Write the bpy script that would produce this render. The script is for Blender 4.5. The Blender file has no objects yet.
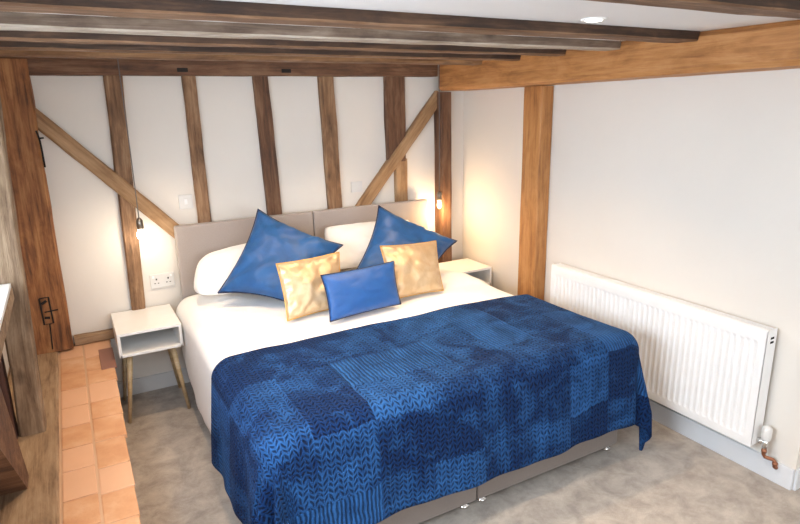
import bpy, bmesh, math, random
from mathutils import Vector, Matrix, noise

S = bpy.context.scene
COL = S.collection
random.seed(7)

# ------------------------------------------------------------------ camera
cam_d = bpy.data.cameras.new('camera'); cam = bpy.data.objects.new('camera', cam_d); COL.objects.link(cam)
RX = Vector((0.87211, -0.48895, -0.01857)); DN = Vector((-0.14172, -0.21609, -0.96603)); FW = Vector((0.46833, 0.84512, -0.25775))
m3 = Matrix((RX, -DN, -FW)).transposed()
cam.matrix_world = Matrix.Translation((0, 0, 1.73)) @ m3.to_4x4()
cam_d.sensor_width = 36; cam_d.lens = 36 * 593.134 / 800; cam_d.clip_start = 0.02
S.camera = cam

# ------------------------------------------------------------------ world, light, exposure
W = bpy.data.worlds.new('world'); S.world = W; W.use_nodes = True
W.node_tree.nodes['Background'].inputs[0].default_value = (0.80, 0.90, 1.0, 1)
W.node_tree.nodes['Background'].inputs[1].default_value = 2.0
S.view_settings.view_transform = 'Standard'; S.view_settings.look = 'None'
S.view_settings.exposure = 0.08; S.view_settings.gamma = 1

def area(name, loc, direction, sx, sy, power, col, spread=180):
    l = bpy.data.lights.new(name, 'AREA'); l.shape = 'RECTANGLE'; l.size = sx; l.size_y = sy
    l.energy = power; l.color = col; l.spread = math.radians(spread)
    o = bpy.data.objects.new(name, l); COL.objects.link(o)
    o.location = loc; o.rotation_euler = Vector(direction).to_track_quat('-Z', 'Y').to_euler()
    return o
# daylight through the side window, and a fill lamp added behind the camera
area('side_window_daylight', (-0.50, 1.55, 1.42), (1, 0.35, -0.55), 2.0, 0.75, 60, (0.80, 0.90, 1.0), 140)
area('rear_fill_lamp', (1.2, -2.05, 1.35), (-0.12, 1, -0.22), 2.4, 1.1, 32, (0.92, 0.96, 1.0), 120)  # unseen fill lamp, added to brighten the room from behind the camera

def spot(name, loc, power, col, deg=120, rad=0.035):
    l = bpy.data.lights.new(name, 'SPOT'); l.energy = power; l.color = col
    l.spot_size = math.radians(deg); l.spot_blend = 0.6; l.shadow_soft_size = rad
    o = bpy.data.objects.new(name, l); COL.objects.link(o); o.location = loc
    return o
WARM = (1.0, 0.74, 0.48)
DOWN = [(1.654, 1.577), (0.45, 1.577), (0.46, 3.015), (1.62, 3.015), (0.95, 2.29), (1.80, 2.29), (0.9, 0.1), (1.9, 0.1)]
for i, (x, y) in enumerate(DOWN):
    spot('downlight_beam', (x, y, 1.990), (40 if y > 2 else 36 if y > 1 else 40), (1.0, 0.72, 0.46), 108 if y > 1 else 92)

# ------------------------------------------------------------------ materials
def nt(name):
    m = bpy.data.materials.new(name); m.use_nodes = True
    n = m.node_tree; b = n.nodes['Principled BSDF']
    return m, n, b
def N(n, t, **k):
    o = n.nodes.new(t)
    for a, v in k.items(): setattr(o, a, v)
    return o
def setin(o, **k):
    for a, v in k.items(): o.inputs[a.replace('_', ' ')].default_value = v
def ramp(n, fac, stops):
    r = N(n, 'ShaderNodeValToRGB'); e = r.color_ramp.elements
    while len(e) < len(stops): e.new(0.5)
    for i, (p, c) in enumerate(stops): e[i].position = p; e[i].color = (*c, 1)
    n.links.new(fac, r.inputs[0]); return r.outputs[0]
def math_n(n, op, a, b=None, c=None):
    o = N(n, 'ShaderNodeMath', operation=op)
    for i, v in enumerate((a, b, c)):
        if v is None: continue
        if isinstance(v, (int, float)): o.inputs[i].default_value = v
        else: n.links.new(v, o.inputs[i])
    return o.outputs[0]
def mixc(n, fac, a, b, mode='MIX'):
    o = N(n, 'ShaderNodeMix', data_type='RGBA', blend_type=mode)
    if isinstance(fac, (int, float)): o.inputs[0].default_value = fac
    else: n.links.new(fac, o.inputs[0])
    for i, v in ((6, a), (7, b)):
        if isinstance(v, tuple): o.inputs[i].default_value = (*v[:3], 1)
        else: n.links.new(v, o.inputs[i])
    return o.outputs[2]
def bump(n, b, h, strength, dist):
    o = N(n, 'ShaderNodeBump'); o.inputs['Strength'].default_value = strength; o.inputs['Distance'].default_value = dist
    n.links.new(h, o.inputs['Height']); n.links.new(o.outputs[0], b.inputs['Normal']); return o
def coords(n, scale=(1, 1, 1), kind='Object'):
    t = N(n, 'ShaderNodeTexCoord'); mp = N(n, 'ShaderNodeMapping'); mp.inputs['Scale'].default_value = scale
    n.links.new(t.outputs[kind], mp.inputs[0]); return mp.outputs[0]
def noise_n(n, vec, scale, detail=4, rough=.55, dist=0):
    o = N(n, 'ShaderNodeTexNoise'); setin(o, Scale=scale, Detail=detail, Roughness=rough, Distortion=dist)
    n.links.new(vec, o.inputs['Vector']); return o.outputs['Fac']

def plain(name, col, rough=.6, metal=0, **k):
    m, n, b = nt(name); v = coords(n)
    f = noise_n(n, v, 9, 3)
    c = ramp(n, f, [(.3, tuple(x * .96 for x in col)), (.7, col)])
    n.links.new(c, b.inputs['Base Color']); setin(b, Roughness=rough, Metallic=metal, **k)
    return m
def wood(name, dark, mid, light, rough=.7, bumpy=.5, seed=0, knots=True):
    """grain along local X"""
    m, n, b = nt(name)
    oi = N(n, 'ShaderNodeObjectInfo'); t = N(n, 'ShaderNodeTexCoord')
    add = N(n, 'ShaderNodeVectorMath', operation='ADD')
    sc = N(n, 'ShaderNodeVectorMath', operation='SCALE'); sc.inputs[3].default_value = 13.0
    cmb = N(n, 'ShaderNodeCombineXYZ')
    for i in range(3): n.links.new(oi.outputs['Random'], cmb.inputs[i])
    n.links.new(cmb.outputs[0], sc.inputs[0]); n.links.new(t.outputs['Object'], add.inputs[0]); n.links.new(sc.outputs[0], add.inputs[1])
    def mp(s):
        q = N(n, 'ShaderNodeMapping'); q.inputs['Scale'].default_value = s; n.links.new(add.outputs[0], q.inputs[0]); return q.outputs[0]
    grain = noise_n(n, mp((1.6, 28, 28)), 1.6, 6, .65, .6)
    fine = noise_n(n, mp((6, 120, 120)), 1.5, 3, .6)
    blot = noise_n(n, mp((2.8, 9, 9)), 1.5, 5, .65, .5)
    f = math_n(n, 'ADD', math_n(n, 'MULTIPLY', grain, .5), math_n(n, 'MULTIPLY', blot, .5))
    c = ramp(n, f, [(.38, dark), (.5, mid), (.63, light)])
    c = mixc(n, math_n(n, 'MULTIPLY', fine, .35), c, tuple(x * .55 for x in mid), 'MIX')
    if knots:
        vo = N(n, 'ShaderNodeTexVoronoi'); setin(vo, Scale=2.6); n.links.new(mp((1, 2.2, 2.2)), vo.inputs['Vector'])
        k = ramp(n, vo.outputs['Distance'], [(.03, (1, 1, 1)), (.11, (0, 0, 0))])
        c = mixc(n, math_n(n, 'MULTIPLY', k, .6), c, tuple(x * .4 for x in dark))
    n.links.new(c, b.inputs['Base Color']); setin(b, Roughness=rough)
    h = math_n(n, 'ADD', math_n(n, 'MULTIPLY', grain, .7), math_n(n, 'MULTIPLY', fine, .3))
    bump(n, b, h, bumpy, .008)
    return m
M = {}
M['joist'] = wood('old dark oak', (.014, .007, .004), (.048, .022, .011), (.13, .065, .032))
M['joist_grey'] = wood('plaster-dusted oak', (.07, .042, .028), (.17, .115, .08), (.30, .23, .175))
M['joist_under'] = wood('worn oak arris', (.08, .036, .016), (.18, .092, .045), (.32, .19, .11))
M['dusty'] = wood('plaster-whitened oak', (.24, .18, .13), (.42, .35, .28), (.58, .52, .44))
M['joist_end'] = wood('warm old oak', (.10, .045, .016), (.22, .11, .045), (.36, .20, .09))
M['stud'] = wood('brown oak', (.075, .036, .015), (.24, .125, .060), (.42, .26, .145))
M['stud_dark'] = wood('dark brown oak', (.05, .02, .01), (.14, .062, .028), (.24, .13, .07))
M['newoak'] = wood('honey oak', (.26, .10, .028), (.46, .20, .060), (.58, .29, .11), .6, .25)
M['brace'] = wood('golden oak', (.20, .10, .042), (.36, .21, .10), (.50, .32, .18))
M['bigpost'] = wood('red-brown oak', (.07, .026, .010), (.27, .105, .034), (.46, .22, .08), .7, .9)
M['greypost'] = wood('weathered grey oak', (.075, .038, .018), (.235, .150, .088), (.40, .285, .185), .85, .8)
M['sillwood'] = wood('worn pale oak', (.17, .10, .055), (.33, .215, .125), (.46, .33, .21), .85, .6)
M['darkpost'] = wood('blackened oak', (.022, .008, .006), (.065, .024, .016), (.12, .05, .03))
M['leg'] = wood('pale beech', (.42, .29, .15), (.56, .41, .23), (.66, .51, .32), .5, .1, knots=False)

def plaster(name, col):
    m, n, b = nt(name); v = coords(n)
    f = noise_n(n, v, 2.0, 4); c = ramp(n, f, [(.3, tuple(x * .965 for x in col)), (.7, col)])
    n.links.new(c, b.inputs['Base Color']); setin(b, Roughness=.85)
    bump(n, b, noise_n(n, v, 14, 5), .12, .01); return m
M['plaster'] = plaster('white plaster', (.77, .725, .665))
M['ceiling'] = plaster('white ceiling paint', (.76, .75, .745))
M['white'] = plain('white satin', (.86, .86, .85), .35)
M['enamel'] = plain('white enamel', (.88, .88, .88), .28)
M['plate'] = plain('white plastic', (.70, .69, .67), .4)
M['skirt'] = plain('white skirting paint', (.72, .74, .77), .5)
M['grey_skirt'] = plain('grey-white skirting', (.66, .66, .66), .6)
M['chrome'] = plain('chrome', (.8, .8, .8), .15, 1)
M['copper'] = plain('copper', (.38, .17, .10), .5, 1)
M['black'] = plain('black', (.012, .010, .009), .9)
M['glassy'] = plain('holder metal', (.25, .22, .19), .3, 1)
M['cord'] = plain('grey braided cord', (.16, .15, .15), .8)
M['frame'] = plain('window frame paint', (.78, .80, .82), .5)
M['dark_pip'] = plain('navy piping', (.006, .012, .05), .6)

def carpet():
    m, n, b = nt('grey carpet'); v = coords(n)
    big = noise_n(n, v, 9.0, 6, .7, .3); fine = noise_n(n, v, 260, 2)
    c = ramp(n, big, [(.36, (.30, .265, .23)), (.50, (.42, .375, .33)), (.64, (.53, .48, .42))])
    c = mixc(n, math_n(n, 'MULTIPLY', fine, .4), c, (.26, .235, .21))
    n.links.new(c, b.inputs['Base Color']); setin(b, Roughness=.95, Sheen_Weight=.2)
    bump(n, b, math_n(n, 'ADD', fine, math_n(n, 'MULTIPLY', big, 1.2)), .6, .006); return m
M['carpet'] = carpet()

def tile():
    m, n, b = nt('terracotta'); v = coords(n); oi = None
    f = noise_n(n, v, 7, 5, .6); g = noise_n(n, v, 60, 3)
    c = ramp(n, f, [(.3, (.50, .235, .11)), (.5, (.60, .32, .165)), (.7, (.68, .42, .26))])
    c = mixc(n, math_n(n, 'MULTIPLY', g, .25), c, (.46, .24, .13))
    n.links.new(c, b.inputs['Base Color']); setin(b, Roughness=.65); bump(n, b, g, .3, .004); return m
M['tile'] = tile()
M['tile_pale'] = plain('pale terracotta', (.66, .38, .23), .6)
M['tile_dark'] = plain('dark terracotta', (.26, .12, .085), .6)
M['mortar'] = plain('lime mortar', (.56, .36, .23), .9)

def fabric(name, col, rough=.9, weave=420, sheen=.3, sub=0):
    m, n, b = nt(name); v = coords(n)
    w1 = noise_n(n, v, weave, 2); w2 = noise_n(n, v, 24, 4)
    c = ramp(n, w1, [(.3, tuple(x * .82 for x in col)), (.7, col)])
    c = mixc(n, math_n(n, 'MULTIPLY', w2, .2), c, tuple(x * .85 for x in col))
    n.links.new(c, b.inputs['Base Color']); setin(b, Roughness=rough, Sheen_Weight=sheen)
    bump(n, b, w1, .3, .002); return m
M['divan'] = fabric('taupe divan fabric', (.22, .185, .165))
M['headboard'] = fabric('light grey headboard fabric', (.40, .345, .315))
M['mattress'] = fabric('white mattress ticking', (.8, .8, .78))

def linen():
    m, n, b = nt('white bed linen'); v = coords(n)
    cr = noise_n(n, v, 9, 5, .6, 1.2)
    c = ramp(n, cr, [(.3, (.88, .88, .875)), (.7, (.90, .90, .895))])
    n.links.new(c, b.inputs['Base Color']); setin(b, Roughness=.8, Sheen_Weight=.15)
    bump(n, b, cr, .25, .02); return m
M['linen'] = linen()

def satin(name, a, bcol, rough, metal=0, crinkle=.5, scale=12):
    m, n, b = nt(name); v = coords(n)
    f = noise_n(n, v, scale, 4, .6, 1.5)
    c = ramp(n, f, [(.3, a), (.7, bcol)])
    n.links.new(c, b.inputs['Base Color']); setin(b, Roughness=rough, Metallic=metal, Sheen_Weight=.08)
    bump(n, b, f, crinkle, .012); return m
M['blue'] = satin('royal blue velvet', (.004, .060, .20), (.006, .088, .28), .5, 0, .28, 7)
M['blue2'] = satin('bright blue satin', (.003, .062, .25), (.005, .085, .31), .5, 0, .15, 6)
M['gold'] = satin('pale gold satin', (.47, .31, .16), (.60, .46, .30), .38, .35, .22, 5)
M['gold_pip'] = plain('gold trim', (.62, .36, .09), .4, .3)

def throw_mat():
    m, n, b = nt('blue chevron fleece')
    uvn = N(n, 'ShaderNodeUVMap'); uvn.uv_map = 'UVMap'
    sp = N(n, 'ShaderNodeSeparateXYZ'); n.links.new(uvn.outputs[0], sp.inputs[0])
    u, v = sp.outputs[0], sp.outputs[1]
    wob = noise_n(n, uvn.outputs[0], 18, 3); wob2 = noise_n(n, uvn.outputs[0], 5, 3)
    u = math_n(n, 'ADD', u, math_n(n, 'MULTIPLY', wob, .022)); v = math_n(n, 'ADD', v, math_n(n, 'MULTIPLY', wob2, .09))
    # chevron columns
    cu = math_n(n, 'DIVIDE', u, .038)
    fr = math_n(n, 'ABSOLUTE', math_n(n, 'SUBTRACT', math_n(n, 'FRACT', cu), .5))       # 0 centre .. .5 border
    ph = math_n(n, 'ADD', math_n(n, 'DIVIDE', v, .022), math_n(n, 'MULTIPLY', fr, 1.8))
    tri = math_n(n, 'ABSOLUTE', math_n(n, 'SUBTRACT', math_n(n, 'FRACT', ph), .5))      # 0 in a dimple .. 0.5 on a ridge
    da = N(n, 'ShaderNodeMapRange', interpolation_type='SMOOTHSTEP'); n.links.new(tri, da.inputs[0])
    da.inputs[1].default_value = .10; da.inputs[2].default_value = .34; da.inputs[3].default_value = 1; da.inputs[4].default_value = 0
    db = N(n, 'ShaderNodeMapRange', interpolation_type='SMOOTHSTEP'); n.links.new(math_n(n, 'ABSOLUTE', math_n(n, 'SUBTRACT', fr, .25)), db.inputs[0])
    db.inputs[1].default_value = .09; db.inputs[2].default_value = .23; db.inputs[3].default_value = 1; db.inputs[4].default_value = 0
    h1 = math_n(n, 'SUBTRACT', 1.0, math_n(n, 'MULTIPLY', da.outputs[0], db.outputs[0]))
    # fine ribs for the other squares
    ru = math_n(n, 'ABSOLUTE', math_n(n, 'SUBTRACT', math_n(n, 'FRACT', math_n(n, 'DIVIDE', u, .017)), .5))
    h2 = math_n(n, 'SMOOTH_MIN', math_n(n, 'MULTIPLY', ru, 3.0), 1.0, .4)
    # patchwork squares
    pu = math_n(n, 'FLOOR', math_n(n, 'DIVIDE', math_n(n, 'ADD', u, .09), .24)); pv = math_n(n, 'FLOOR', math_n(n, 'DIVIDE', math_n(n, 'ADD', v, .10), .235))
    cb = N(n, 'ShaderNodeCombineXYZ'); n.links.new(pu, cb.inputs[0]); n.links.new(pv, cb.inputs[1])
    wn = N(n, 'ShaderNodeTexWhiteNoise', noise_dimensions='2D'); n.links.new(cb.outputs[0], wn.inputs['Vector'])
    par = math_n(n, 'GREATER_THAN', wn.outputs['Value'], .84)
    h = N(n, 'ShaderNodeMix', data_type='FLOAT'); n.links.new(par, h.inputs[0]); n.links.new(h1, h.inputs[2]); n.links.new(h2, h.inputs[3])
    H = h.outputs[0]
    cl = noise_n(n, uvn.outputs[0], 7, 4, .6, .8); fz = noise_n(n, uvn.outputs[0], 240, 2)
    base = mixc(n, H, (.0008, .004, .020), (.003, .024, .098))
    nap_sheen = math_n(n, 'ADD', math_n(n, 'MULTIPLY', cl, .88), math_n(n, 'MULTIPLY', wn.outputs['Value'], .34))
    nap_sheen_f = ramp(n, nap_sheen, [(.48, (0, 0, 0)), (.84, (1, 1, 1))])  # sheen of the brushed nap, painted into the colour as lighter patches
    c = mixc(n, math_n(n, 'MULTIPLY', math_n(n, 'MULTIPLY', nap_sheen_f, math_n(n, 'ADD', math_n(n, 'MULTIPLY', H, .7), .3)), .9), base, (.030, .135, .38))
    c = mixc(n, math_n(n, 'MULTIPLY', fz, .22), c, (.004, .018, .08))
    n.links.new(c, b.inputs['Base Color']); setin(b, Roughness=.85, Specular_IOR_Level=.15, Sheen_Weight=.04, Sheen_Roughness=.4)
    b.inputs['Sheen Tint'].default_value = (.25, .45, .9, 1)
    bump(n, b, math_n(n, 'ADD', H, math_n(n, 'MULTIPLY', fz, .35)), .9, .012)
    return m
M['throw'] = throw_mat()

def emit(name, col, st):
    m, n, b = nt(name); setin(b, Roughness=.3)
    b.inputs['Base Color'].default_value = (*col, 1); b.inputs['Emission Color'].default_value = (*col, 1); b.inputs['Emission Strength'].default_value = st
    return m
M['lamp_led'] = emit('lit diffuser', (1, .93, .82), 6)
M['bulb_cool'] = emit('lit bulb', (1, .93, .80), 9)
M['bulb_warm'] = emit('lit filament bulb', (1, .76, .42), 5)
gm, gn, gb = nt('window glass'); setin(gb, Roughness=.02, IOR=1.45, Transmission_Weight=1.0); gb.inputs['Base Color'].default_value = (.95, .98, 1, 1)
M['glass'] = gm

# ------------------------------------------------------------------ helpers
def link(name, bm, mat, parent=None, smooth=False, mats=None):
    me = bpy.data.meshes.new(name); bm.normal_update(); bm.to_mesh(me); bm.free()
    for mm in (mats or [mat]): me.materials.append(mm)
    if smooth:
        for p in me.polygons: p.use_smooth = True
    o = bpy.data.objects.new(name, me); COL.objects.link(o)
    if parent: o.parent = parent
    return o
def empty(name, loc, label, cat, group=None, rz=0):
    o = bpy.data.objects.new(name, None); COL.objects.link(o); o.location = loc; o.rotation_euler.z = rz
    o['label'] = label; o['category'] = cat
    if group: o['group'] = group
    o.empty_display_size = .05
    return o
def tag(o, label, cat, group=None):
    o['label'] = label; o['category'] = cat
    if group: o['group'] = group
    return o
def box(bm, x0, x1, y0, y1, z0, z1, bev=0, mi=0):
    vs = [bm.verts.new(p) for p in ((x0,y0,z0),(x1,y0,z0),(x1,y1,z0),(x0,y1,z0),(x0,y0,z1),(x1,y0,z1),(x1,y1,z1),(x0,y1,z1))]
    fs = [bm.faces.new([vs[i] for i in q]) for q in ((3,2,1,0),(4,5,6,7),(0,1,5,4),(1,2,6,5),(2,3,7,6),(3,0,4,7))]
    for f in fs: f.material_index = mi
    if bev:
        es = list({e for f in fs for e in f.edges})
        r = bmesh.ops.bevel(bm, geom=es, offset=bev, segments=2, affect='EDGES', profile=.6)
        for f in r['faces']: f.material_index = mi
def bx(name, a, mat, parent=None, bev=0, smooth=False):
    bm = bmesh.new(); box(bm, *a, bev); return link(name, bm, mat, parent, smooth)
def structure(o): o['kind'] = 'structure'; return o
def tube(bm, pts, r, seg=10, cap=True):
    pts = [Vector(p) for p in pts]; rs = r if isinstance(r, (list, tuple)) else [r] * len(pts)
    rings = []; prev = None
    for i, p in enumerate(pts):
        d = (pts[min(i + 1, len(pts) - 1)] - pts[max(i - 1, 0)]).normalized()
        a = prev - d * prev.dot(d) if prev is not None else d.orthogonal()
        a.normalize(); prev = a; b = d.cross(a)
        rings.append([bm.verts.new(p + (a * math.cos(t) + b * math.sin(t)) * rs[i]) for t in [2 * math.pi * k / seg for k in range(seg)]])
    for A, B in zip(rings, rings[1:]):
        for k in range(seg): bm.faces.new((A[k], A[(k + 1) % seg], B[(k + 1) % seg], B[k]))
    if cap: bm.faces.new(rings[0][::-1]); bm.faces.new(rings[-1])
def lathe(bm, prof, c=(0, 0, 0), seg=20, axis='Z'):
    rings = []
    for r, z in prof:
        ring = []
        for k in range(seg):
            t = 2 * math.pi * k / seg; p = Vector((r * math.cos(t), r * math.sin(t), z))
            if axis == 'Y': p = Vector((p.x, p.z, p.y))
            if axis == 'X': p = Vector((p.z, p.x, p.y))
            ring.append(bm.verts.new(p + Vector(c)))
        rings.append(ring)
    for A, B in zip(rings, rings[1:]):
        for k in range(seg): bm.faces.new((A[k], A[(k + 1) % seg], B[(k + 1) % seg], B[k]))
    bm.faces.new(rings[0][::-1]); bm.faces.new(rings[-1])
    bmesh.ops.recalc_face_normals(bm, faces=bm.faces)

def beam(name, p0, p1, w0, d0, mat, label, cat='beam', group=None, w1=None, d1=None, up=(0, 0, 1), wob=.006, seed=0, bev=.008, bow=0, parent=None):
    """hewn timber: local X along its length, Y width, Z depth; waney edges by noise"""
    p0, p1 = Vector(p0), Vector(p1); L = (p1 - p0).length; X = (p1 - p0).normalized()
    Z = Vector(up); Z = (Z - X * Z.dot(X)).normalized(); Y = Z.cross(X)
    w1 = w1 or w0; d1 = d1 or d0
    n = max(6, int(L / .05)); bm = bmesh.new(); rings = []
    sec = []
    for (a, b) in ((-1, -1), (1, -1), (1, 1), (-1, 1)):
        sec += [(a, b, -1), (a, b, 1)]
    order = [(-1,-1,'y'),(1,-1,'y'),(1,-1,'z'),(1,1,'z'),(1,1,'y'),(-1,1,'y'),(-1,1,'z'),(-1,-1,'z')]
    # octagonal section = box with chamfered arrises
    for i in range(n + 1):
        t = i / n; x = t * L; w = (w0 + (w1 - w0) * t) / 2; d = (d0 + (d1 - d0) * t) / 2
        pts = [(-w + bev, -d), (w - bev, -d), (w, -d + bev), (w, d - bev), (w - bev, d), (-w + bev, d), (-w, d - bev), (-w, -d + bev)]
        ring = []
        for j, (y, z) in enumerate(pts):
            sgy = 1 if y > 0 else -1; sgz = 1 if z > 0 else -1
            nz = noise.noise(Vector((x * 3.1 + seed * 7.3, sgy * 5.0 + seed, sgz * 3.0)))
            ny = noise.noise(Vector((x * 3.7 + seed * 3.1, sgy * 9.0, sgz * 6.0 + seed)))
            f = noise.noise(Vector((x * 15 + seed, j * 1.7, seed * 2.0))) * .35
            ring.append(bm.verts.new((x, y + (ny + f) * wob + bow * math.sin(math.pi * t), z + (nz + f) * wob)))
        rings.append(ring)
    for A, B in zip(rings, rings[1:]):
        for k in range(8): bm.faces.new((A[k], A[(k + 1) % 8], B[(k + 1) % 8], B[k]))
    bm.faces.new(rings[0][::-1]); bm.faces.new(rings[-1])
    bmesh.ops.recalc_face_normals(bm, faces=bm.faces)
    o = link(name, bm, mat, parent)
    mt = Matrix((X, Y, Z)).transposed().to_4x4(); mt.translation = p0
    if parent is None:
        o.matrix_world = mt
        if label: tag(o, label, cat, group)
    return o

YB = 3.790; XR = 2.673; XL = -0.42; ZC = 2.000; LZ = 0.40

# ------------------------------------------------------------------ room shell
structure(bx('floor', (XL - .1, 3.3, -2.3, YB + .1, -.10, 0), M['carpet']))
structure(bx('ceiling', (XL - .1, 3.3, -2.3, YB + .1, ZC, ZC + .1), M['ceiling']))
structure(bx('wall_back', (XL - .1, XR + .1, YB, YB + .1, 0, ZC), M['plaster']))
structure(bx('wall_right', (XR, XR + .12, 1.185, YB, 0, ZC), M['plaster']))
structure(bx('wall_alcove', (3.05, 3.15, -2.3, 1.185, 0, ZC), M['plaster']))
structure(bx('wall_return', (XR + .12, 3.15, 1.185, 1.285, 0, ZC), M['plaster']))
# rear wall with an opening for the added window of the fill lamp
bm = bmesh.new()
box(bm, XL, 0.0, -2.3, -2.2, 0, ZC); box(bm, 2.4, 3.05, -2.3, -2.2, 0, ZC); box(bm, 0, 2.4, -2.3, -2.2, 0, .8); box(bm, 0, 2.4, -2.3, -2.2, 1.9, ZC)
structure(link('wall_rear', bm, M['plaster']))
# left wall with a window opening between y 0.55 and 2.62
bm = bmesh.new()
box(bm, XL - .1, XL, -2.2, .55, 0, ZC); box(bm, XL - .1, XL, 2.62, YB, 0, ZC); box(bm, XL - .1, XL, .55, 2.62, 0, 1.03); box(bm, XL - .1, XL, .55, 2.62, 1.86, ZC)
structure(link('wall_left', bm, M['plaster']))
def window(name, o, axis, a0, a1, z0, z1, c):
    e = bpy.data.objects.new(name, None); COL.objects.link(e); structure(e)
    bm = bmesh.new(); t = .045
    def b(u0, u1, w0, w1):
        if axis == 'x': box(bm, c, c + .05, u0, u1, w0, w1, .004)
        else: box(bm, u0, u1, c, c + .05, w0, w1, .004)
    b(a0, a1, z0, z0 + t); b(a0, a1, z1 - t, z1); nn = 4
    for i in range(nn + 1):
        u = a0 + (a1 - a0 - t) * i / nn; b(u, u + t, z0 + t, z1 - t)
    link('window_frame', bm, M['frame'], e)
    bm = bmesh.new()
    if axis == 'x': box(bm, c + .02, c + .024, a0, a1, z0, z1)
    else: box(bm, a0, a1, c + .02, c + .024, z0, z1)
    link('pane', bm, M['glass'], e)
window('window_1', None, 'x', .55, 2.62, 1.03, 1.86, XL - .09)
window('fill_window', None, 'y', 0, 2.4, .8, 1.9, -2.29)  # unseen window, added as a frame for the rear fill lamp
# the daylight lamp and the added fill lamp stand just inside their panes (see top of the script)

structure(bx('baseboard_right', (XR - .016, XR, 1.185, YB, 0, .105), M['skirt'], bev=.003))
structure(bx('baseboard_return', (XR, 3.05, 1.172, 1.185, 0, .105), M['skirt'], bev=.003))
structure(bx('baseboard_back', (.085, XR, YB - .016, YB, 0, .10), M['grey_skirt'], bev=.003))

# tiled ledge along the left wall: masonry core, mortar bed and terracotta tiles
led = empty('tiled_ledge', (0, 2.9, 0), 'low built-in ledge topped with worn terracotta tiles along the left wall', 'ledge')
led.location = (0, 0, 0)
bm = bmesh.new()
vs = []
def rx(y): return .045 + (y - 1.9) * .0215
y0, y1 = -2.2, YB
q = [(-.42, y0), (rx(y0) - .006, y0), (rx(y1) - .006, y1), (-.42, y1)]
lo = [bm.verts.new((x, y, 0)) for x, y in q]; hi = [bm.verts.new((x, y, LZ - .004)) for x, y in q]
bm.faces.new(lo[::-1]); bm.faces.new(hi)
for i in range(4): bm.faces.new((lo[i], lo[(i + 1) % 4], hi[(i + 1) % 4], hi[i]))
link('masonry_core', bm, M['mortar'], led)
bm = bmesh.new(); rnd = random.Random(3)
for colm in range(2):
    y = 1.0 + (.09 if colm else 0)
    while y < YB - .03:
        ln = rnd.uniform(.175, .225) ; yy = min(y + ln, YB - .005)
        xm = -.062
        a, b_ = (-.178, xm - .004) if colm == 0 else (xm + .004, rx((y + yy) / 2) + rnd.uniform(-.004, .006))
        mi = 0 if rnd.random() < .7 else 1
        if colm == 1 and y > 3.25 and y < 3.5: mi = 0
        dz = rnd.uniform(-.003, .003)
        box(bm, a, b_, y + .003, yy - .003, LZ - .02, LZ + dz * .6, .005, mi)
        y = yy
link('terracotta_tiles', bm, M['tile'], led, mats=[M['tile'], M['tile_pale']])
bm = bmesh.new(); box(bm, .012, .086, 3.30, 3.60, LZ - .01, LZ + .0045, .004)
link('dark_tile', bm, M['tile_dark'], led)['label'] = 'dark brown-red tile'

# ------------------------------------------------------------------ timber frame
beam('floor_timber', (-.30, .6, LZ - .012), (-.30, 3.70, LZ - .012), .225, .05, M['sillwood'], 'worn pale oak timber lying flat between the tiled ledge and left wall', 'timber', wob=.006, seed=2)
beam('wall_sill', (-.10, YB - .028, .428), (.60, YB - .028, .434), .056, .056, M['sillwood'], 'short horizontal timber at the foot of the back wall behind the white bedside table', 'timber', wob=.004, seed=3)
beam('corner_post', (-.258, 3.730, LZ + .012), (-.247, 3.730, 1.985), .298, .105, M['bigpost'], 'broad red-brown oak post with black peg marks in the left back corner', 'post', w1=.30, up=(0, 1, 0), wob=.006, seed=4, bev=.014)
cp = bpy.data.objects['corner_post']
def mark(bm, pts, r=.0035): tube(bm, pts, r, 6)
bm = bmesh.new(); yf = 3.6755
mark(bm, [(-.232, yf, .732), (-.188, yf, .735), (-.184, yf, .583), (-.229, yf, .580), (-.232, yf, .732)], .0045); mark(bm, [(-.218, yf, .651), (-.152, yf, .655)], .004)
mark(bm, [(-.203, yf, .58), (-.206, yf, .52), (-.211, yf, .43)]); mark(bm, [(-.222, yf, .62), (-.196, yf, .615)], .008); mark(bm, [(-.224, yf, .70), (-.20, yf, .715)], .008)
o = link('peg_mark', bm, M['black']); o.parent = cp; o.matrix_parent_inverse = cp.matrix_world.inverted()
bm = bmesh.new(); mark(bm, [(-.109, yf, 1.63), (-.100, yf, 1.58), (-.098, yf, 1.52), (-.097, yf, 1.44)], .005); mark(bm, [(-.103, yf, 1.59), (-.080, yf, 1.592)], .0045)
o = link('iron_strap', bm, M['black']); o.parent = cp; o.matrix_parent_inverse = cp.matrix_world.inverted(); o['label'] = 'blackened iron nail strip'
beam('window_post', (-.281, 2.76, LZ), (-.225, 2.76, 1.95), .096, .10, M['greypost'], 'weathered grey-brown oak post beside the window sill at the left edge', 'post', up=(0, 1, 0), wob=.005, seed=5)
beam('window_post', (-.378, 2.73, LZ), (-.378, 2.73, 1.02), .085, .10, M['darkpost'], 'dark blackened oak post under the window sill, left of the grey post', 'post', up=(0, 1, 0), wob=.005, seed=6)
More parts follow.
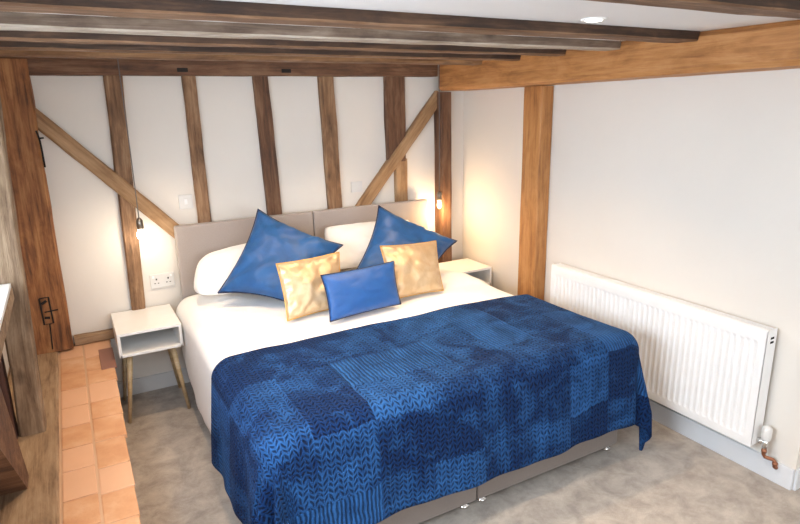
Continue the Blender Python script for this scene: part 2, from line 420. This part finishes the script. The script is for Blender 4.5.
# leaning foot brace in the left wall
bm = bmesh.new()
prof = [(2.386, LZ + .002), (2.155, .877), (1.95, 1.00), (1.78, 1.00), (1.918, .777), (2.300, LZ + .002)]
A = [bm.verts.new((-.285, y, z)) for y, z in prof]; B = [bm.verts.new((-.41, y, z)) for y, z in prof]
bm.faces.new(A); bm.faces.new(B[::-1])
for i in range(6): bm.faces.new((A[i], B[i], B[(i + 1) % 6], A[(i + 1) % 6]))
bmesh.ops.recalc_face_normals(bm, faces=bm.faces)
tag(link('foot_brace', bm, M['stud_dark']), 'dark brown leaning timber brace with tapered foot on the ledge at bottom left', 'brace')
sl = empty('window_sill', (-.34, 1.6, 1.03), 'white-topped window sill board with bare wood front at the left edge', 'sill')
def child_box(name, a, mat, par, bev=0):
    bm = bmesh.new(); l = par.location
    box(bm, a[0] - l.x, a[1] - l.x, a[2] - l.y, a[3] - l.y, a[4] - l.z, a[5] - l.z, bev); return link(name, bm, mat, par)
child_box('sill_top', (-.42, -.254, .55, 2.690, 1.062, 1.080), M['white'], sl, .002)
child_box('sill_front', (-.42, -.251, .55, 2.695, 1.014, 1.061), M['sillwood'], sl, .003)

# back wall: plate, studs, braces
beam('wall_plate', (-.44, YB - .045, 1.951), (2.385, YB - .045, 1.956), .09, .088, M['stud_dark'], 'long horizontal oak plate along the top of the back wall with small mortise holes', 'beam', wob=.003, seed=10, bev=.004)
wp = bpy.data.objects['wall_plate']
for x in (.655, 1.27):
    bm = bmesh.new(); box(bm, x - .028, x + .03, 3.692, 3.702, 1.928, 1.950)
    o = link('mortise_hole', bm, M['black'], wp); o.matrix_parent_inverse = wp.matrix_world.inverted(); o['label'] = 'small black mortise hole'
ST = [((.296, 1.912), (.262, .455), .095, .076, 'stud', 'first brown oak stud from the left, behind the hanging bulb over the white table'),
      ((.700, 1.912), (.706, .72), .074, .080, 'stud', 'narrow brown oak stud right of the light switch, second from the left'),
      ((1.126, 1.912), (1.166, .72), .094, .096, 'stud_dark', 'brown oak stud above the left headboard panel, third from the left'),
      ((1.562, 1.912), (1.592, .72), .104, .100, 'stud', 'brown oak stud above the joint of the headboard, fourth from the left'),
      ((2.072, 1.912), (2.075, 1.33), .158, .150, 'stud_dark', 'short wide dark oak stud ending on the diagonal brace, fifth from the left')]
for i, (t, b_, wt, wb, mt, lb) in enumerate(ST):
    beam('wall_stud', (b_[0], YB - .014, b_[1]), (t[0], YB - .014, t[1]), wb, .046, M[mt], lb, 'stud', 'oak studs in the back wall', w1=wt, up=(0, -1, 0), wob=.005, seed=20 + i)
beam('wall_stud', (2.118, YB - .012, .72), (2.112, YB - .012, 1.345), .10, .04, M['brace'], 'short honey oak stud below the diagonal brace behind the right headboard panel', 'stud', 'oak studs in the back wall', up=(0, -1, 0), wob=.004, seed=31)
beam('wall_brace', (-.16, YB - .024, 1.757), (.56, YB - .024, 0.972), .082, .046, M['brace'], 'pale oak diagonal brace descending from the left corner post to the headboard', 'brace', up=(0, -1, 0), wob=.005, seed=33)
beam('wall_brace', (1.700, YB - .024, .93), (2.44, YB - .024, 1.79), .085, .046, M['brace'], 'golden oak diagonal brace rising from the headboard to the right corner post', 'brace', up=(0, -1, 0), wob=.004, seed=34)
beam('corner_stud', (2.462, YB - .055, .02), (2.448, YB - .055, 1.806), .088, .11, M['stud_dark'], 'dark oak post in the right back corner behind the lit filament bulb', 'post', up=(0, -1, 0), wob=.004, seed=35)
# big honey-oak beam on the right wall and its post
beam('main_beam', (2.532, 1.19, 1.920), (2.532, 3.70, 1.906), .284, .160, M['newoak'], 'large honey-coloured oak beam along the top of the right wall', 'beam', wob=.003, seed=40, bev=.022, d1=.188)
beam('wall_post', (2.622, 2.915, .0), (2.622, 2.915, 1.818), .10, .165, M['newoak'], 'honey oak upright post against the right wall between bed and radiator', 'post', up=(0, 1, 0), wob=.003, seed=41, bev=.006)
# ceiling joists
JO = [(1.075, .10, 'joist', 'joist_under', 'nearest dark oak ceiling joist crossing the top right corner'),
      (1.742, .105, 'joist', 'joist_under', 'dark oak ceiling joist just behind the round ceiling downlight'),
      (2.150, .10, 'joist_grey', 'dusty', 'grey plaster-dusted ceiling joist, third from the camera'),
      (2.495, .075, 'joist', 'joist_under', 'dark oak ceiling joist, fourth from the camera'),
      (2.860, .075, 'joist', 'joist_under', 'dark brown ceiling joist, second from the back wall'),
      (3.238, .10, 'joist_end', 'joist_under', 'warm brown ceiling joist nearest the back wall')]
for i, (y, w, mt, mu, lb) in enumerate(JO):
    x1 = 2.393 if i else 2.45
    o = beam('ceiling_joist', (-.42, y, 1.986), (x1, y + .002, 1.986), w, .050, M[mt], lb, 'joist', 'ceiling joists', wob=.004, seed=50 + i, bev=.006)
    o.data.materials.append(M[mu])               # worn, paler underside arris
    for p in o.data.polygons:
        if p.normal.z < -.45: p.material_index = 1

# ------------------------------------------------------------------ radiator
rad = empty('radiator', (2.62, 2.045, .16), 'long white ribbed panel radiator fixed to the right wall', 'radiator')
X0, X1, Y0, Y1, Z0, Z1 = 2.573, 2.652, 1.340, 2.680, .160, .742
def rl(x, y, z): return (x - 2.62, y - 2.045, z - .16)
bm = bmesh.new()
# pressed front with vertical flutes
nr = 40; cols = []
pit = (Y1 - Y0 - .06) / nr
zs = [(Z0, .012), (Z0 + .006, .002), (Z0 + .03, 0), (Z0 + .045, 0), (Z0 + .06, 1), (Z1 - .075, 1), (Z1 - .06, 0), (Z1 - .03, 0), (Z1 - .006, .002), (Z1, .012)]
ys = [(Y0, 0), (Y0 + .03, 0)]
for k in range(nr):
    b0 = Y0 + .03 + k * pit
    ys += [(b0 + pit * .12, 0), (b0 + pit * .30, 1), (b0 + pit * .70, 1), (b0 + pit * .88, 0)]
ys += [(Y1 - .03, 0), (Y1, 0)]
grid = []
for z, kz in zs:
    row = []
    for y, ky in ys:
        dx = .0042 * ky if kz == 1 else (kz if kz < 1 else 0)
        row.append(bm.verts.new(rl(X0 + dx, y, z)))
    grid.append(row)
for i in range(len(zs) - 1):
    for j in range(len(ys) - 1): bm.faces.new((grid[i][j], grid[i][j + 1], grid[i + 1][j + 1], grid[i + 1][j]))
bmesh.ops.recalc_face_normals(bm, faces=bm.faces)
link('front_panel', bm, M['enamel'], rad)
def rb(name, a, bev=.002, mat='enamel'):
    bm = bmesh.new(); box(bm, a[0] - 2.62, a[1] - 2.62, a[2] - 2.045, a[3] - 2.045, a[4] - .16, a[5] - .16, bev); return link(name, bm, M[mat], rad)
rb('back_panel', (X1 - .014, X1, Y0 + .01, Y1 - .01, Z0, Z1 - .01))
for y in (Y0, Y1 - .004):
    sp_ = rb('side_panel', (X0 + .010, X1, y, y + .004, Z0 + .012, Z1 - .004), .001)
bm = bmesh.new()
for k in range(2):
    box(bm, X1 - .045 - 2.62, X1 - .02 - 2.62, Y0 - .0012 - 2.045, Y0 + .0005 - 2.045, Z1 - .05 - .02 * k - .16, Z1 - .04 - .02 * k - .16)
link('vent_slot', bm, M['black'], rad)
bm = bmesh.new(); g = 46
for x in (X0 + .012, X0 + .028, X0 + .044, X0 + .060): box(bm, x - 2.62, x + .006 - 2.62, Y0 + .004 - 2.045, Y1 - .004 - 2.045, Z1 - .010 - .16, Z1 - .004 - .16)
for k in range(g):
    y = Y0 + .01 + (Y1 - Y0 - .02) * k / g; box(bm, X0 + .008 - 2.62, X1 - .01 - 2.62, y - 2.045, y + .010 - 2.045, Z1 - .012 - .16, Z1 - .006 - .16)
link('top_grille', bm, M['enamel'], rad)
for y in (Y0 + .25, Y1 - .25): rb('wall_bracket', (X1 - .002, XR + .002, y - .02, y + .02, Z0 + .1, Z1 - .12), .001)
bm = bmesh.new()
vx, vy = 2.622, 1.303
tube(bm, [rl(vx, Y0 + .01, .196), rl(vx, vy, .196)], .010, 12)
tube(bm, [rl(vx, vy + .012, .196), rl(vx, vy + .024, .196)], .017, 6)
tube(bm, [rl(vx, vy, .168), rl(vx, vy, .212)], .012, 12)
vb = link('valve', bm, M['chrome'], rad, True)
bm = bmesh.new()
lathe(bm, [(.006, .206), (.017, .208), (.021, .218), (.022, .255), (.020, .270), (.013, .278), (.004, .280)], rl(vx, vy, 0.0)[:2] + (-.16,), 20)
o = link('valve_head', bm, M['plate'], vb, True); o['label'] = 'white thermostatic knob'
bm = bmesh.new()
pts = [(vx, vy, .172), (vx, vy, .135), (vx + .004, vy - .006, .122), (vx + .018, vy - .034, .120), (vx + .022, vy - .042, .112), (vx + .022, vy - .044, .085), (vx + .028, vy - .046, .080), (XR + .002, vy - .046, .080)]
tube(bm, [rl(*p) for p in pts], .0085, 12)
tube(bm, [rl(vx, vy, .160), rl(vx, vy, .145)], .0115, 10); tube(bm, [rl(vx + .022, vy - .044, .108), rl(vx + .022, vy - .044, .095)], .0115, 10)
link('copper_pipe', bm, M['copper'], vb, True)
rb('outlet_pipe', (vx - .008, vx + .008, Y1 - .001, Y1 + .03, .18, .196), .003, 'chrome')

# ------------------------------------------------------------------ divan bed
BX0, BX1, BY0, BY1 = .530, 2.250, 1.815, 3.685
bed = empty('divan_bed', (1.415, 2.75, 0), 'king-size taupe fabric divan bed with a grey two-panel headboard', 'bed')
def bl(x, y, z): return (x - 1.415, y - 2.75, z)
def bb(name, a, mat, bev, seg=None):
    bm = bmesh.new(); box(bm, a[0] - 1.415, a[1] - 1.415, a[2] - 2.75, a[3] - 2.75, a[4], a[5], bev); return link(name, bm, M[mat], bed)
XM = 1.372
bb('divan_base', (BX0, XM - .003, BY0, BY1, .035, .345), 'divan', .010)
bb('divan_base', (XM + .003, BX1, BY0, BY1, .035, .345), 'divan', .010)
bb('mattress', (BX0 + .005, BX1 - .005, BY0 + .01, BY1, .347, .575), 'mattress', .035)
for (x, y) in ((BX0 + .06, BY0 + .035), (XM - .05, BY0 + .035), (XM + .045, BY0 + .035), (BX1 - .045, BY0 + .035), (BX0 + .06, BY1 - .08), (XM - .05, BY1 - .08), (XM + .045, BY1 - .08), (BX1 - .06, BY1 - .08)):
    bm = bmesh.new(); c = bl(x, y, 0)
    lathe(bm, [(.020, .001), (.026, .006), (.026, .016), (.012, .020), (.012, .037)], c, 16)
    link('foot', bm, M['chrome'], bed, True)
for (a, b_) in ((.512, 1.390), (1.394, 2.290)):
    bm = bmesh.new(); box(bm, a - 1.415, b_ - 1.415, 3.690 - 2.75, 3.738 - 2.75, .12, 1.046, .012)
    link('headboard_panel', bm, M['headboard'], bed)

# draped cloths ------------------------------------------------------
def drape(name, rect, ztop, drops, yback, mat, r=.07, step=.02, thick=.012, puff=0, folds=0, seed=0, corner=.05, side_fn=None, flare=.03, hug=False, topfn=None):
    """cloth over the bed: flat cloth coords (u across, v towards the foot); hangs over left, right and front"""
    x0, x1, yf = rect; dl, dr, df = drops
    nu = int((x1 - x0 + dl + dr) / step); nv = int((yback - yf + df) / step)
    bm = bmesh.new(); uvl = bm.loops.layers.uv.new('UVMap'); g = []; uvs = {}
    for j in range(nv + 1):
        row = []
        for i in range(nu + 1):
            fu = i / nu; u = x0 - dl + fu * (x1 - x0 + dl + dr); v = yback - (yback - yf + df) * j / nv
            u0, v0 = u, v
            if side_fn: u, v = side_fn(u, v)
            ou = (x0 + r - u) if u < x0 + r else ((u - (x1 - r)) if u > x1 - r else 0); su = -1 if u < x0 + r else 1
            ov = (yf + r - v) if v < yf + r else 0
            d = math.hypot(ou, ov)
            cx = min(max(u, x0 + r), x1 - r); cy = max(v, yf + r)
            if d > 0:
                dx, dy = su * ou / d, -ov / d
                arc = r * math.pi / 2
                if d < arc: a = d / r; hx = r * math.sin(a); z = ztop - r * (1 - math.cos(a))
                else: hx = r; z = ztop - r - (d - arc)
                drop = max(0, d - arc)
                th = math.atan2(abs(dy), abs(dx)) if d else 0
                cf = math.sin(2 * th) ** 2                      # 1 in the corner
                f = math.sin(v0 * 16 + seed) * .45 + math.sin(v0 * 31 + 1.3 + seed) * .3 if abs(dx) > abs(dy) else math.sin(u0 * 13 + seed) * .5 + math.sin(u0 * 27 + seed) * .3
                hx += drop * flare + folds * f * min(1, drop / .25) * (1 - cf) + cf * (corner * (1 if su < 0 else .45) * min(1, drop / .3)) * (1 + .9 * math.sin(th * 14 + seed))
                px = cx + dx * hx; py = cy + dy * hx
                if cf > 0 and drop > 0:
                    k = cf * min(1, drop / .3) * .03; px += k * math.sin(th * 9 + seed) * abs(dy) * su; py += k * math.sin(th * 11)
            else:
                px, py, z = cx, cy, ztop
            nz = noise.noise(Vector((u0 * 2.3, v0 * 2.3, seed))) * .012 + noise.noise(Vector((u0 * 7, v0 * 7, seed + 5))) * .0035
            inside = max(0, min(1, min(px - x0, x1 - px, 9) / .25)) 
            z += nz + puff * inside
            if topfn: z += topfn(px, py)
            z = max(z, .012 + .004 * math.sin(u0 * 40))
            vv = bm.verts.new((px, py, z)); uvs[vv] = (u0, v0); row.append(vv)
        g.append(row)
    for j in range(nv):
        for i in range(nu):
            f = bm.faces.new((g[j][i], g[j + 1][i], g[j + 1][i + 1], g[j][i + 1]))
            for lp in f.loops: lp[uvl].uv = uvs[lp.vert]
    bm.normal_update()
    if bm.faces[:] and sum(f.normal.z for f in bm.faces) < 0: bmesh.ops.reverse_faces(bm, faces=bm.faces)
    o = link(name, bm, mat, None, True)
    md = o.modifiers.new('thickness', 'SOLIDIFY'); md.thickness = thick; md.offset = -1
    return o
def duvet_fn(u, v):
    if u < .53:   # hem rises towards the pillow end
        k = max(0, min(1, (v - 3.05) / .60)); lim = .53 - (.50 * (1 - .62 * k * k))
        t = (.53 - u) / .50
        return .53 - (.53 - lim) * t, v
    return u, v
def duvet_top(x, y):
    z = 0
    z += .010 * math.exp(-((y - 3.02 - .05 * math.sin(x * 5)) / .05) ** 2)
    z += .03 * math.exp(-(((x - 2.12) / .10) ** 2 + ((y - 3.10) / .09) ** 2))
    z += .006 * math.sin(x * 11 + y * 9) * max(0, min(1, (y - 2.5) / .3))
    return z
dv = drape('duvet', (.456, 2.292, 1.790), .606, (.47, .30, .30), 3.640, M['linen'], r=.08, step=.022, thick=.016, puff=.018, folds=.006, seed=2, corner=.015, side_fn=duvet_fn, flare=.01, topfn=duvet_top)
tag(dv, 'white duvet spread over the bed and hanging down its left side', 'duvet')
tw = drape('throw_blanket', (.430, 2.326, 1.745), .638, (.44, .38, .405), 2.535, M['throw'], r=.095, step=.0125, thick=.010, puff=.016, folds=.014, seed=4.4, corner=.085, flare=.08)
tag(tw, 'navy blue chevron-textured fleece throw across the foot of the bed', 'throw')

# ------------------------------------------------------------------ pillows and cushions
def cushion(name, Q, t, mat, label, cat, group, piping=None, pip_r=.003, ear=.06, n=28, seed=0, pow_=2.2, wr=.006, back=.5, rnd=0):
    """Q = four world corners TL, TR, BR, BL; t = thickness; piping follows the seam"""
    Q = [Vector(q) for q in Q]; c = sum(Q, Vector()) / 4
    nrm = (Q[1] - Q[3]).cross(Q[0] - Q[2]).normalized()
    if nrm.y > 0: nrm = -nrm                       # towards the camera side
    e = empty(name, c, label, cat, group)
    bm = bmesh.new(); front, backg = [], []; seam = {}
    for j in range(n + 1):
        rf, rb_ = [], []
        for i in range(n + 1):
            a = -1 + 2 * i / n; b = -1 + 2 * j / n
            # concave sides between the corners
            s = 1 - ear * (1 - b * b) * abs(a) ** 3; tt = 1 - ear * (1 - a * a) * abs(b) ** 3
            k = 1 - rnd * (a * b) ** 4; A, B = a * s * k, b * tt * k
            u, v = (A + 1) / 2, (B + 1) / 2
            p = (Q[3] * (1 - u) + Q[2] * u) * (1 - v) + (Q[0] * (1 - u) + Q[1] * u) * v
            h = ((1 - abs(a) ** pow_) * (1 - abs(b) ** pow_)) ** .55
            edge = min(1 - abs(a), 1 - abs(b))
            w = noise.noise(Vector((a * 2.6 + seed, b * 2.6, seed * 1.7))) * wr * 2 + noise.noise(Vector((a * 7 + seed, b * 7, seed))) * wr * .6
            ang = math.atan2(b, a) * 1.0
            w += wr * .9 * math.sin(ang * 22 + seed) * math.exp(-((edge - .14) / .12) ** 2)
            if edge <= 1e-6:
                vtx = bm.verts.new(p - c); rf.append(vtx); rb_.append(vtx); seam[(i, j)] = p - c
            else:
                rf.append(bm.verts.new(p - c + nrm * (t * (1 - back) * h + w * min(1, edge * 5))))
                rb_.append(bm.verts.new(p - c - nrm * (t * back * h)))
        front.append(rf); backg.append(rb_)
    for j in range(n):
        for i in range(n):
            bm.faces.new((front[j][i], front[j][i + 1], front[j + 1][i + 1], front[j + 1][i]))
            q = (backg[j][i], backg[j + 1][i], backg[j + 1][i + 1], backg[j][i + 1])
            if bm.faces.get(q) is None: bm.faces.new(q)
    bmesh.ops.recalc_face_normals(bm, faces=bm.faces)
    link('cover', bm, mat, e, True)
    if piping:
        loop = [seam[(i, 0)] for i in range(n)] + [seam[(n, j)] for j in range(n)] + [seam[(i, n)] for i in range(n, 0, -1)] + [seam[(0, j)] for j in range(n, 0, -1)]
        loop.append(loop[0]); bm = bmesh.new(); tube(bm, loop, pip_r, 6, False)
        link('piping', bm, piping, e, True)
    return e
WP = 'white bed pillows'; BC = 'large blue cushions'; GC = 'gold satin cushions'
cushion('pillow', [(.625, 3.61, .880), (1.345, 3.615, .930), (1.34, 3.38, .69), (.52, 3.38, .68)], .18, M['linen'], 'white bed pillow behind the large blue cushion on the left', 'pillow', WP, seed=1, ear=-.02, wr=.005, rnd=.13)
cushion('pillow', [(1.425, 3.62, .955), (2.09, 3.62, .935), (2.13, 3.42, .70), (1.385, 3.42, .70)], .15, M['linen'], 'white bed pillow against the right headboard panel, showing between the blue cushions', 'pillow', WP, seed=5, ear=.0, wr=.005, rnd=.06)
cushion('cushion', [(.962, 3.47, 1.14), (1.406, 3.25, .904), (1.010, 3.02, .655), (.648, 3.30, .715)], .20, M['blue'], 'large royal blue velvet cushion standing on its corner, left side of the bed', 'cushion', BC, M['dark_pip'], .004, .12, seed=3, wr=.014)
cushion('cushion', [(1.744, 3.42, 1.091), (2.213, 3.20, .835), (1.86, 3.02, .655), (1.442, 3.20, .714)], .18, M['blue'], 'large royal blue velvet cushion standing on its corner, right side of the bed', 'cushion', BC, M['dark_pip'], .004, .11, seed=8, wr=.010)
cushion('cushion', [(.899, 2.98, .921), (1.280, 3.02, .925), (1.236, 2.87, .652), (.895, 2.84, .645)], .12, M['gold'], 'crinkled gold satin cushion in front of the left blue cushion', 'cushion', GC, M['gold_pip'], .0035, .05, seed=11, wr=.008)
cushion('cushion', [(1.531, 3.0, .931), (1.918, 3.0, .913), (1.868, 2.84, .645), (1.51, 2.84, .645)], .12, M['gold'], 'gold satin cushion right of the small oblong blue cushion', 'cushion', GC, M['gold_pip'], .003, .05, seed=14, wr=.007)
cushion('cushion', [(1.078, 2.80, .873), (1.535, 2.84, .875), (1.520, 2.74, .652), (1.069, 2.68, .656)], .10, M['blue2'], 'small oblong bright blue cushion in the middle, in front of both gold cushions', 'cushion', 'blue oblong cushion', M['dark_pip'], .003, .05, seed=17, wr=.003)

# ------------------------------------------------------------------ bedside tables
def table(name, x0, x1, y1, label):
    y0, zb, zt = 3.365, .415, .553
    e = empty(name, ((x0 + x1) / 2, (y0 + y1) / 2, 0), label, 'bedside table', 'white bedside tables')
    cx, cy = e.location.x, e.location.y; t = .016
    def b(nm, a, mat='white', bev=.002):
        bm = bmesh.new(); box(bm, a[0] - cx, a[1] - cx, a[2] - cy, a[3] - cy, a[4], a[5], bev); return link(nm, bm, M[mat], e)
    b('table_top', (x0, x1, y0, y1, zt - t, zt)); b('lower_shelf', (x0 + .003, x1 - .003, y0, y1, zb, zb + t))
    b('side_panel', (x0, x0 + t, y0, y1, zb, zt - t)); b('side_panel', (x1 - t, x1, y0, y1, zb, zt - t)); b('back_panel', (x0 + t, x1 - t, y1 - .010, y1, zb + t, zt - t))
    for sx in (-1, 1):
        for sy in (-1, 1):
            bm = bmesh.new(); hx = (x1 - x0) / 2; hy = (y1 - y0) / 2
            tube(bm, [(sx * (hx - .055), sy * (hy - .06), zb), (sx * (hx - .005), sy * (hy - .045), .002)], [.016, .009], 14)
            link('leg', bm, M['leg'], e, True)
    return e
table('bedside_table', .108, .442, 3.770, 'white bedside table with beech legs between the tiled ledge and bed')
table('bedside_table', 2.330, 2.640, 3.672, 'white bedside table in the far corner right of the bed')

# ------------------------------------------------------------------ wall fittings
sw = empty('light_switch', (.608, YB - .004, 1.176), 'single white light switch on the plaster above the headboard left end', 'switch')
bm = bmesh.new(); box(bm, -.041, .041, -.006, .004, -.043, .043, .003); link('switch_plate', bm, M['plate'], sw)
bm = bmesh.new(); box(bm, -.009, .009, -.010, -.006, -.016, .016, .001); link('rocker', bm, M['enamel'], sw)
sk = empty('wall_socket', (.419, YB - .004, .706), 'double white plug socket on the wall above the left bedside table', 'socket')
bm = bmesh.new(); box(bm, -.070, .070, -.008, .004, -.043, .043, .003); link('socket_plate', bm, M['plate'], sk)
for x in (-.034, .034):
    bm = bmesh.new(); box(bm, x - .004, x + .004, -.0085, -.0075, .006, .017); box(bm, x - .014, x - .006, -.0085, -.0075, -.016, -.011); box(bm, x + .006, x + .014, -.0085, -.0075, -.016, -.011)
    link('pin_holes', bm, M['black'], sk)
    bm = bmesh.new(); box(bm, x * 1.5 - .006, x * 1.5 + .006, -.011, -.007, .020, .034, .001); link('rocker', bm, M['enamel'], sk)
sw2 = empty('blank_plate', (1.760, YB - .004, 1.172), 'white square plate on the plaster between the fourth stud and right diagonal brace', 'plate')
bm = bmesh.new(); box(bm, -.043, .043, -.006, .004, -.037, .037, .003); link('switch_plate', bm, M['plate'], sw2)

def pendant(x, y, zt, zb, mat, label, power, col, big):
    e = empty('pendant_light', (x, y, zt), label, 'pendant light', 'bare bulb pendants')
    bm = bmesh.new(); L = zt - zb; tube(bm, [(0, 0, .0), (.001, 0, -L * .5), (0, 0, -L + .09)], .0028, 8); link('cord', bm, M['cord'], e, True)
    bm = bmesh.new(); lathe(bm, [(.003, -L + .104), (.008, -L + .101), (.018, -L + .088), (.020, -L + .040), (.016, -L + .036)], (0, 0, 0), 18); link('lamp_holder', bm, M['glassy'], e, True)
    bm = bmesh.new(); R = .024 * big
    lathe(bm, [(.012, -L + .040), (.014, -L + .034), (R * .8, -L + .020), (R, -L + .002), (R * .85, -L - .014), (R * .45, -L - .024), (.002, -L - .027)], (0, 0, 0), 18)
    link('bulb', bm, mat, e, True)
    l = bpy.data.lights.new('bulb_glow', 'POINT'); l.energy = power; l.color = col; l.shadow_soft_size = .03
    o = bpy.data.objects.new('bulb_glow', l); COL.objects.link(o); o.location = (x, y - .03, zt - L - .06)
pendant(.322, 3.650, ZC - .002, 1.026, M['bulb_cool'], 'bare bulb on a grey cord hanging over the left bedside table', 1.6, (1, .85, .65), 1.0)
pendant(2.357, 3.64, ZC - .002, 1.005, M['bulb_warm'], 'bare glowing filament bulb on a cord by the right corner post', 6.5, (1, .66, .34), .72)

for i, (x, y) in enumerate(DOWN[:1]):
    e = empty('downlight', (x, y, ZC), 'round recessed white downlight in the ceiling at upper right', 'ceiling light')
    bm = bmesh.new(); lathe(bm, [(.026, -.001), (.040, -.007), (.044, -.004), (.045, .001)], (0, 0, 0), 28); link('trim_ring', bm, M['white'], e, True)
    bm = bmesh.new(); lathe(bm, [(.002, -.0075), (.028, -.0078), (.029, -.005)], (0, 0, 0), 28); link('lit_lens', bm, M['lamp_led'], e, True)
